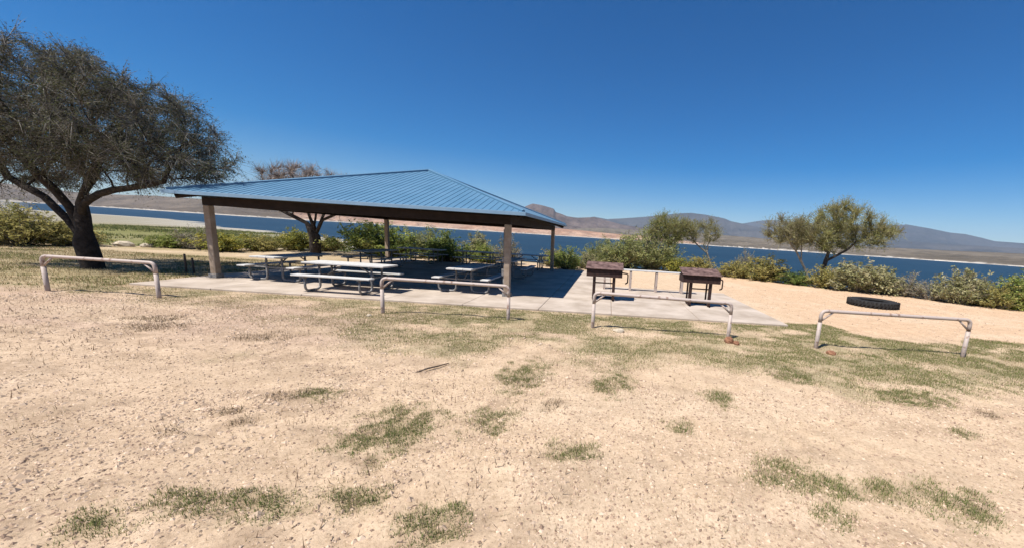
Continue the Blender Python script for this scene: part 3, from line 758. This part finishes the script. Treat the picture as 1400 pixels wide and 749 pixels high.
# smaller bare tree behind the pavilion
make_tree('bare_tree', 'half bare dark multi stemmed tree behind the left of pavilion', (-16.85, 21.5, gz1(-16.85, 21.5)),
    [([(0, 0, -.3), (0, 0, .5), (.02, 0, 1.0), (0, 0, 1.55)], -1),
     ([(-.4, 0, 1.75), (-1.1, -.1, 2.1), (-1.9, -.1, 2.45), (-2.6, 0, 2.7)], 2),
     ([(.2, .1, 1.6), (.45, .15, 2.2), (.8, .2, 2.8)], 2), ([(-.12, -.1, 2.1), (-.25, -.2, 2.8)], 3), ([(.06, .1, 2.1), (.1, .2, 2.8)], 3), ([(.5, 0, 1.95), (1.3, 0, 2.35), (2.2, -.1, 2.5)], 2)],
    [(-.4, 0, 3.6, 2.9, 2.2, 1.35), (-2.3, 0, 3.2, 1.5, 1.3, .9), (1.8, 0, 3.0, 1.7, 1.4, .8)],
    620, M_bark, .27, .008, .3, 1.8, .40, 34, .6, .008, .05, 1, .05, .4, (.25, .205, .18), [(.16, .14, .07), (.2, .16, .11)], 15, thin=.03, upbias=.6)

PV = [(.30, .30, .095), (.36, .32, .13), (.24, .255, .08), (.39, .35, .17), (.26, .21, .12)]
def paloverde(label, loc, trunk, crowns, nattr, rmax, bark, seed, cols=PV, twn=17):
    return make_tree('palo_verde_tree', label, (loc[0], loc[1], loc[2] if len(loc) > 2 else gz1(*loc)), trunk, crowns, nattr, bark, rmax, .006, .24, 1.6, .30, twn, .62, .008, .15, 7, .078, .32, (.20, .19, .09), cols, seed, 'desert trees by the water', thin=.03, upbias=.8, shell=.1)
paloverde('spreading yellow green tree with dark trunk by the water, right of the grills', (12.9, 22.5),
    [([(0, 0, -.3), (.0, 0, .8), (.08, 0, 1.5), (.16, 0, 2.0)], -1), ([(.5, 0, 1.75), (1.2, 0, 2.2), (1.7, 0, 2.75), (2.3, 0, 2.95)], 2), ([(-.3, 0, 2.3), (-.8, 0, 2.7)], 3), ([(.35, .1, 2.6), (.5, .1, 3.3)], 3)],
    [(.3, 0, 4.0, 1.1, 1.2, 1.0), (1.5, .1, 3.9, 1.2, 1.1, .9), (2.6, 0, 3.35, 1.2, 1.1, .8), (-.9, .1, 3.35, 1.2, 1.1, .85), (-1.9, 0, 3.0, .9, .9, .7), (3.4, 0, 3.3, .75, .7, .5), (1.0, .5, 2.75, 1.4, 1.1, .7), (-.5, -.3, 2.6, 1.1, .9, .65), (2.5, -.3, 2.6, .9, .8, .5)], 760, .13, M_barkbrown, 25)
paloverde('thin grey leaning tree just left of the spreading yellow green tree', (11.9, 22.2),
    [([(0, 0, -.3), (-.1, 0, .7), (-.5, 0, 1.3), (-.9, 0, 1.9), (-1.3, 0, 2.3)], -1), ([(-.6, 0, 1.9), (-.6, .1, 2.5)], 2)],
    [(-1.9, 0, 2.95, 1.2, 1.0, .8), (-.8, 0, 3.1, 1.0, .8, .7), (-1.2, 0, 2.5, 1.0, .8, .5)], 240, .07, M_barkpale, 26, [(.24, .21, .12), (.28, .24, .16), (.19, .17, .09)])
paloverde('upright yellow green tree growing behind the serving table', (4.0, 27.0),
    [([(0, 0, -.3), (.1, 0, .8), (.25, 0, 1.6), (.2, 0, 2.1)], -1), ([(-.3, 0, 2.3), (-.7, 0, 2.6)], 3), ([(.7, 0, 2.2), (1.2, 0, 2.6)], 2)],
    [(.0, 0, 3.1, 1.1, 1.1, .95), (1.1, 0, 2.9, 1.0, .9, .65), (-.8, 0, 2.5, .9, .8, .6), (.4, 0, 2.2, 1.0, .8, .5)], 380, .08, M_barkbrown, 27, [(.23, .25, .07), (.28, .27, .09), (.19, .21, .065), (.26, .21, .1)])
paloverde('sparse pale tree with white leaning trunk behind the right grill', (7.6, 27.2),
    [([(.15, 0, -.6), (0.05, 0, .3), (-.25, 0, .9), (-.5, 0, 1.5), (-.8, 0, 2.0)], -1), ([(-.9, 0, 1.75), (-1.5, 0, 2.2)], 3), ([(-.5, 0, 2.1), (-.45, 0, 2.7)], 3)],
    [(-1.1, 0, 2.95, 1.3, 1.1, .85), (-.2, 0, 2.75, .8, .8, .75), (-2.1, 0, 2.7, 1.0, .9, .7)], 260, .075, M_barkpale, 28, [(.22, .21, .10), (.27, .25, .14), (.18, .17, .08)], 11)
mb = MB(); mb.tube([(0, 0, -.5), (-.02, 0, 1.2), (.02, 0, 2.35)], [.07, .06, .05], 8)
o = mb.build('wooden_pole', M_wood); o.location = (2.62, 26.2, gz1(2.62, 26.2)); tag(o, 'slim dark pole rising out of the tall green bushes', 'pole')

# bushes: unit meshes (about 1 wide, 1 high), shared
def bush_meshes(kind, seed):
    rg = np.random.default_rng(seed)
    P = dict(olive=dict(n=5600, c=[(.31, .275, .085), (.37, .32, .11), (.23, .22, .07), (.40, .34, .12)], s=.042, a=.42, st=(.20, .17, .11)),
             sage=dict(n=5400, c=[(.31, .30, .14), (.37, .345, .18), (.24, .235, .10), (.38, .34, .19)], s=.044, a=.42, st=(.26, .23, .18)),
             green=dict(n=7600, c=[(.25, .30, .07), (.31, .35, .09), (.19, .235, .055), (.35, .36, .12)], s=.036, a=.4, st=(.12, .11, .06)),
             dark=dict(n=7000, c=[(.15, .205, .05), (.20, .25, .06), (.105, .15, .04), (.25, .285, .08)], s=.038, a=.42, st=(.08, .07, .05)),
             grey=dict(n=3200, c=[(.30, .27, .185), (.35, .31, .22), (.23, .21, .14), (.27, .26, .12)], s=.036, a=.35, st=(.30, .26, .22)),
             feather=dict(n=8000, c=[(.31, .32, .12), (.26, .28, .095), (.36, .35, .16), (.21, .235, .08)], s=.03, a=.3, st=(.17, .16, .09)),
             yellow=dict(n=5600, c=[(.36, .33, .065), (.42, .37, .08), (.24, .25, .06), (.2, .22, .06)], s=.042, a=.42, st=(.18, .17, .08)))[kind]
    k = 95; az = rg.uniform(0, 2*np.pi, k); inc = rg.uniform(0, 1, k)**.7*1.25
    lobes = rg.uniform(.75, 1.12, 9); lob = np.interp((az % (2*np.pi))/(2*np.pi)*9, np.arange(10), np.append(lobes, lobes[0]))
    D = np.stack([np.sin(inc)*np.cos(az), np.sin(inc)*np.sin(az), np.cos(inc)*1.25+.12], 1)
    L = (.42+.26*np.cos(inc))*lob*rg.uniform(.75, 1.15, k)
    P0 = np.stack([.05*np.cos(az), .05*np.sin(az), np.full(k, -.03)], 1)*rg.uniform(.2, 1, (k, 1))
    V1, F1, mid, end = tri_twigs(P0, D, L*1.05, np.full(k, .009), .12, rg)
    C1 = np.repeat(np.array(P['st'])*rg.uniform(.6, 1.4, (k, 1)), 7, 0)
    # side twigs
    n2 = 420; I = rg.integers(0, k, n2); t = rg.uniform(.35, 1, n2)[:, None]
    Q = P0[I]*(1-t)**2+mid[I]*2*t*(1-t)+end[I]*t*t
    d2 = D[I]/np.linalg.norm(D[I], axis=1, keepdims=True)+rg.normal(size=(n2, 3))*.8
    V2, F2, m2, e2 = tri_twigs(Q, d2, rg.uniform(.06, .17, n2), np.full(n2, .0042), .1, rg)
    C2 = np.repeat(np.array(P['st'])*rg.uniform(.6, 1.4, (n2, 1)), 7, 0)
    stem = np_mesh('stem', np.concatenate([V1, V2]), np.concatenate([F1, F2+len(V1)]), np.concatenate([C1, C2])); stem.materials.append(M_twig)
    n = P['n']; J = rg.integers(0, n2, n); t = rg.uniform(.1, 1.1, n)[:, None]
    X = Q[J]*(1-t)+e2[J]*t+rg.normal(size=(n, 3))*.022; X[:, 2] = np.maximum(X[:, 2], .02)
    V3, F3 = leaf_quads(X, P['s']*1.22, P['a'], rg)
    c = np.array(P['c']); cl = rg.integers(0, len(c), n2); C3 = np.repeat(c[cl[J]]*rg.uniform(.75, 1.25, (n, 1)), 4, 0)
    fo = np_mesh('foliage', V3, F3, C3); fo.materials.append(M_leaf)
    return stem, fo
BM = {k: [bush_meshes(k, 300+10*i+j) for j in range(3)] for i, k in enumerate(('olive', 'sage', 'green', 'dark', 'grey', 'yellow', 'feather'))}
# x, y, width, height, kind, label
BU = [(8.3, 24.3, 1.9, 1.05, 'olive', 'low olive bush directly right of the right grill'),
 (9.9, 23.5, 2.7, 1.35, 'olive', 'wide yellowish bush on the sand edge left of the spreading tree'),
 (10.9, 25.6, 1.3, 1.75, 'grey', 'pale round shrub topping the wide yellowish bush, nearer the spreading tree'),
 (9.5, 25.8, 1.2, 1.7, 'grey', 'pale round shrub topping the wide yellowish bush, nearer the grills'),
 (11.2, 22.0, 1.8, .95, 'dark', 'dark low bush under the thin grey leaning tree'),
 (12.2, 21.0, 1.7, .95, 'olive', 'brownish bush at the foot of the spreading tree'),
 (13.6, 20.3, 2.7, 1.75, 'sage', 'tall pale sage bush right of the spreading tree'),
 (14.7, 19.9, 1.9, 1.35, 'sage', 'pale sage bush behind the black tyre, lower than its left neighbour'),
 (15.5, 19.3, 1.6, 1.1, 'grey', 'silvery low bush right of the tyre along the sand edge'),
 (16.1, 18.5, 1.7, 1.2, 'grey', 'grey twiggy bush above the right end of the far right rail'),
 (16.8, 17.7, 1.9, 1.35, 'sage', 'greyish bush at the sand edge second from the right of frame'),
 (17.6, 16.9, 1.6, 1.2, 'olive', 'brownish bush at the sand edge touching the bright green one'),
 (18.6, 16.7, 2.0, 1.45, 'green', 'bright green bush at the right edge of frame'),
 (17.9, 18.3, 2.2, 1.4, 'grey', 'grey twiggy bush behind the bright green one at right'),
 (-2.45, 22.2, 1.7, 1.3, 'green', 'bright green bush beside the right back post'),
 (-3.4, 23.4, 1.5, 1.1, 'sage', 'pale sage bush seen left of the right back post'),
 (-1.4, 23.6, 1.3, 1.1, 'sage', 'small pale bush left of the left grill lid'),
 (-6.3, 23.3, 1.7, 1.45, 'grey', 'pale grey bush seen just right of the right front post'),
 (-7.7, 23.4, 1.8, 1.4, 'green', 'light green bush left of the right front post'),
 (-8.7, 24.6, 1.8, 1.5, 'sage', 'small green grey bush behind the back picnic table'),
 (-9.6, 22.2, 2.5, 1.8, 'dark', 'round dark green bush behind the slab between back tables'),
 (-11.6, 24.0, 2.6, 1.8, 'feather', 'feathery green bush right behind the left back post'),
 (-14.4, 23.4, 3.8, 2.25, 'green', 'largest broad green bush behind the pavilion left of the left back post'),
 (-12.7, 23.0, 1.8, 1.3, 'dark', 'dark green bush between broad green bush and left back post'),
 (-.6, 25.4, 2.0, 1.5, 'feather', 'olive bush behind the left grill'),
 (.9, 26.0, 4.1, 2.8, 'feather', 'tall feathery green bush behind the left grill and the table'),
 (3.0, 26.6, 3.6, 2.6, 'feather', 'tall green bush around the slim dark pole'),
 (4.6, 25.3, 1.7, 1.15, 'yellow', 'yellow green bush behind the serving table beside the right grill'),
 (6.2, 26.0, 2.0, 1.1, 'olive', 'low olive bush behind the right grill lid'),
 (-20.6, 20.0, 2.0, 1.1, 'yellow', 'yellow green bush right of the left front post, the nearest of the row'),
 (-20.2, 21.8, 1.9, 1.05, 'olive', 'olive bush second in the row right of the left front post'),
 (-19.8, 23.5, 2.1, 1.15, 'yellow', 'yellow green bush in the row left of the bare tree stems'),
 (-18.3, 24.4, 1.9, 1.1, 'olive', 'yellowish bush directly behind the bare tree stems'),
 (-22.3, 20.3, 1.9, 1.2, 'grey', 'brownish grey bush just left of the left front post'),
 (-23.6, 20.2, 1.7, 1.0, 'green', 'green bush on the bank right of the pale boulders'),
 (-26.3, 16.6, 2.2, 1.5, 'olive', 'olive bush on the bank at the left edge of frame'),
 (-26.1, 17.9, 1.9, 1.1, 'olive', 'low olive bush on the bank left of the leaning trunk'),
 (-28.0, 16.3, 2.4, 1.9, 'sage', 'taller pale bush at the left edge behind the olive one'),
 (-29.5, 18.5, 2.6, 1.6, 'grey', 'grey brush patch on the bank behind the left edge bushes')]
for i, (x, y, w, h_, kind, lab) in enumerate(BU):
    st, fo = BM[kind][i % 3]
    r_ = empty('bush', (x, y, gz1(x, y)-.05), (i*2.399) % 6.283); r_.scale = (w*1.3, w*1.3, h_*1.48*(1+.16*math.sin(i*2.7)))
    tag(r_, lab, 'bush', 'bushes along the bank')
    link_mesh('stem', st, None, r_); link_mesh('foliage', fo, None, r_)

# ------------------------------------------------------------------ ground cover: blades, gravel, litter
def blades(n, xr, yr, dens, length, width, cols, seed, lean=.9):
    rg = np.random.default_rng(seed)
    x = rg.uniform(*xr, n); y = rg.uniform(*yr, n)
    keep = rg.uniform(size=n) < dens(x, y); x = x[keep]; y = y[keep]; n = len(x)
    z = ground_z(x, y)-.004; a = rg.uniform(0, 2*np.pi, n); l = length*rg.uniform(.5, 1.4, n); w = width*rg.uniform(.7, 1.3, n)
    ln = rg.uniform(.2, lean, n); dx = np.cos(a); dy = np.sin(a)
    p0 = np.stack([x-dy*w*.5, y+dx*w*.5, z], 1); p1 = np.stack([x+dy*w*.5, y-dx*w*.5, z], 1)
    tip = np.stack([x+dx*l*ln, y+dy*l*ln, z+.006+l*np.sqrt(np.maximum(.003, 1-ln**2))], 1)
    V_ = np.stack([p0, p1, tip], 1).reshape(-1, 3); c = np.array(cols)
    C_ = np.repeat(c[rg.integers(0, len(c), n)]*rg.uniform(.75, 1.25, (n, 1)), 3, 0)
    return V_, np.arange(3*n).reshape(n, 3), C_
def stuff(name, label, parts, mat):
    off = 0; Vs = []; Fs = []; Cs = []
    for (v, f, c) in parts: Vs.append(v); Fs.append(f+off); Cs.append(c); off += len(v)
    return tag(link_mesh(name, np_mesh(name, np.concatenate(Vs), np.concatenate(Fs), np.concatenate(Cs)), mat), label, kind='stuff')
GREEN = [(.125, .165, .045), (.155, .19, .05), (.105, .14, .04), (.19, .205, .065), (.24, .215, .09)]
STRAW = [(.42, .33, .19), (.36, .27, .15), (.48, .39, .24), (.30, .22, .12), (.24, .2, .1)]
d_strip = lambda x, y: strip_cover(x, y)*sstep(.32, .55, fbm(x*1.7, y*2.2, 61, 4))*np.clip(.35+.65*sstep(-6.5, -3, x), 0, 1)*(.75+.25*sstep(0, 4, x))
d_str2 = lambda x, y: strip_cover(x, y)*.8
def d_tg(x, y): return tuft_cover(x, y)[0]
def d_td(x, y): return tuft_cover(x, y)[1]
d_left = lambda x, y: strip_cover(x, y)*(x < -12)
stuff('grass', 'short patchy green grass along the rails and in scattered tufts', [
    blades(760000, (-13, 12), (4.6, 10.6), d_strip, .032, .006, GREEN, 1),
    blades(900000, (-4.0, 5.6), (1.8, 6.2), lambda x, y: d_tg(x, y)*.8*(.3+.7*sstep(.32, .6, fbm(x*9, y*9, 65, 2))), .030, .005, GREEN+[(.34,.28,.16),(.22,.23,.10),(.19,.21,.085),(.28,.25,.13)], 2),
    blades(60000, (-27, -12.6), (8, 18), lambda x, y: d_left(x, y)*sstep(.5, .62, fbm(x*.9, y*1.3, 62, 4)), .06, .014, GREEN, 3)], M_grass)
stuff('dry_grass', 'dry straw coloured grass and dead stems on the soil', [
    blades(260000, (-13, 12), (4.6, 10.6), d_str2, .04, .005, STRAW, 11, .98),
    blades(60000, (-27, -12.6), (7.5, 18), d_left, .07, .012, STRAW, 12, .95),
    blades(200000, (-9, 5.6), (1.6, 7.2), d_td, .05, .006, [(.16, .115, .07), (.22, .16, .1), (.12, .10, .05), (.28, .21, .13)], 13, .97),
    blades(52000, (-13, 9), (1.2, 9), lambda x, y: .25+.75*sstep(.45, .6, fbm(x*1.3, y*1.3, 63, 3)), .045, .004, STRAW+[(.2, .14, .09)], 14, .995),
    blades(7000, (-12, 6), (1.4, 8.5), lambda x, y: sstep(.45, .62, fbm(x*1.1, y*1.1, 66, 3))*(1-.6*sstep(-1, 2, x)), .075, .009, [(.20, .135, .09), (.26, .18, .12), (.15, .10, .07)], 15, .999)], M_grass)
stuff('weeds', 'low green weeds covering the flats below the bank', [
    blades(150000, (-220, -20), (20, 170), lambda x, y: (y-edge_y(x) > 4)*(np.hypot(x, y) < 250)*(y < wline_y(x)-8)*sstep(.38, .6, fbm(x*.08, y*.08, 64, 3)), .7, .22, [(.16, .18, .055), (.21, .215, .07), (.25, .23, .09), (.14, .16, .06)], 21, .7)], M_grass)
def stones(n, xr, yr, dens, s0, s1, cols, seed):
    rg = np.random.default_rng(seed)
    x = rg.uniform(*xr, n); y = rg.uniform(*yr, n); k = rg.uniform(size=n) < dens(x, y); x = x[k]; y = y[k]; n = len(x)
    z = ground_z(x, y); s = s0+(s1-s0)*rg.uniform(size=n)**3
    o = np.array([(1, 0, 0), (0, 1, 0), (-1, 0, 0), (0, -1, 0), (0, 0, .75), (0, 0, -.5)], float)
    P = o[None]*s[:, None, None]*rg.uniform(.6, 1.35, (n, 6, 1)); a = rg.uniform(0, 6.28, n); c_, s_ = np.cos(a), np.sin(a)
    P[..., 0] *= rg.uniform(.8, 1.6, n)[:, None]
    X = P[..., 0]*c_[:, None]-P[..., 1]*s_[:, None]; Y = P[..., 0]*s_[:, None]+P[..., 1]*c_[:, None]
    V_ = np.stack([X+x[:, None], Y+y[:, None], P[..., 2]+z[:, None]], -1).reshape(-1, 3)
    f = np.array([(0, 1, 4), (1, 2, 4), (2, 3, 4), (3, 0, 4), (1, 0, 5), (2, 1, 5), (3, 2, 5), (0, 3, 5)])
    F_ = (np.arange(n)[:, None, None]*6+f[None]).reshape(-1, 3); c = np.array(cols)
    return V_, F_, np.repeat(c[rg.integers(0, len(c), n)]*rg.uniform(.8, 1.2, (n, 1)), 6, 0)
GRV = [(.52, .39, .28), (.46, .34, .24), (.54, .41, .30), (.42, .31, .22), (.34, .24, .17), (.26, .18, .13)]
bare = lambda x, y: (1-.8*strip_cover(x, y))*(.35+.65*sstep(.4, .6, fbm(x*.9, y*.9, 71, 3)))
stuff('gravel', 'loose gravel and soil crumbs scattered over the bare ground', [
    stones(26000, (-13, 1), (1.1, 8.2), lambda x, y: bare(x, y)*(1-.8*sstep(-2.5, .5, x))*sstep(.42, .6, fbm(x*1.6, y*1.6, 72, 3)), .010, .034, GRV[:4], 34),
    stones(95000, (-7, 6), (1.1, 5.0), bare, .003, .017, GRV, 31),
    stones(50000, (-13, 9), (4.6, 9.5), bare, .005, .02, GRV, 32),
    stones(9000, (5, 17), (9.5, 19), lambda x, y: .6*np.ones_like(x)*(y < edge_y(x)), .006, .03, GRV, 33)], M_grav)
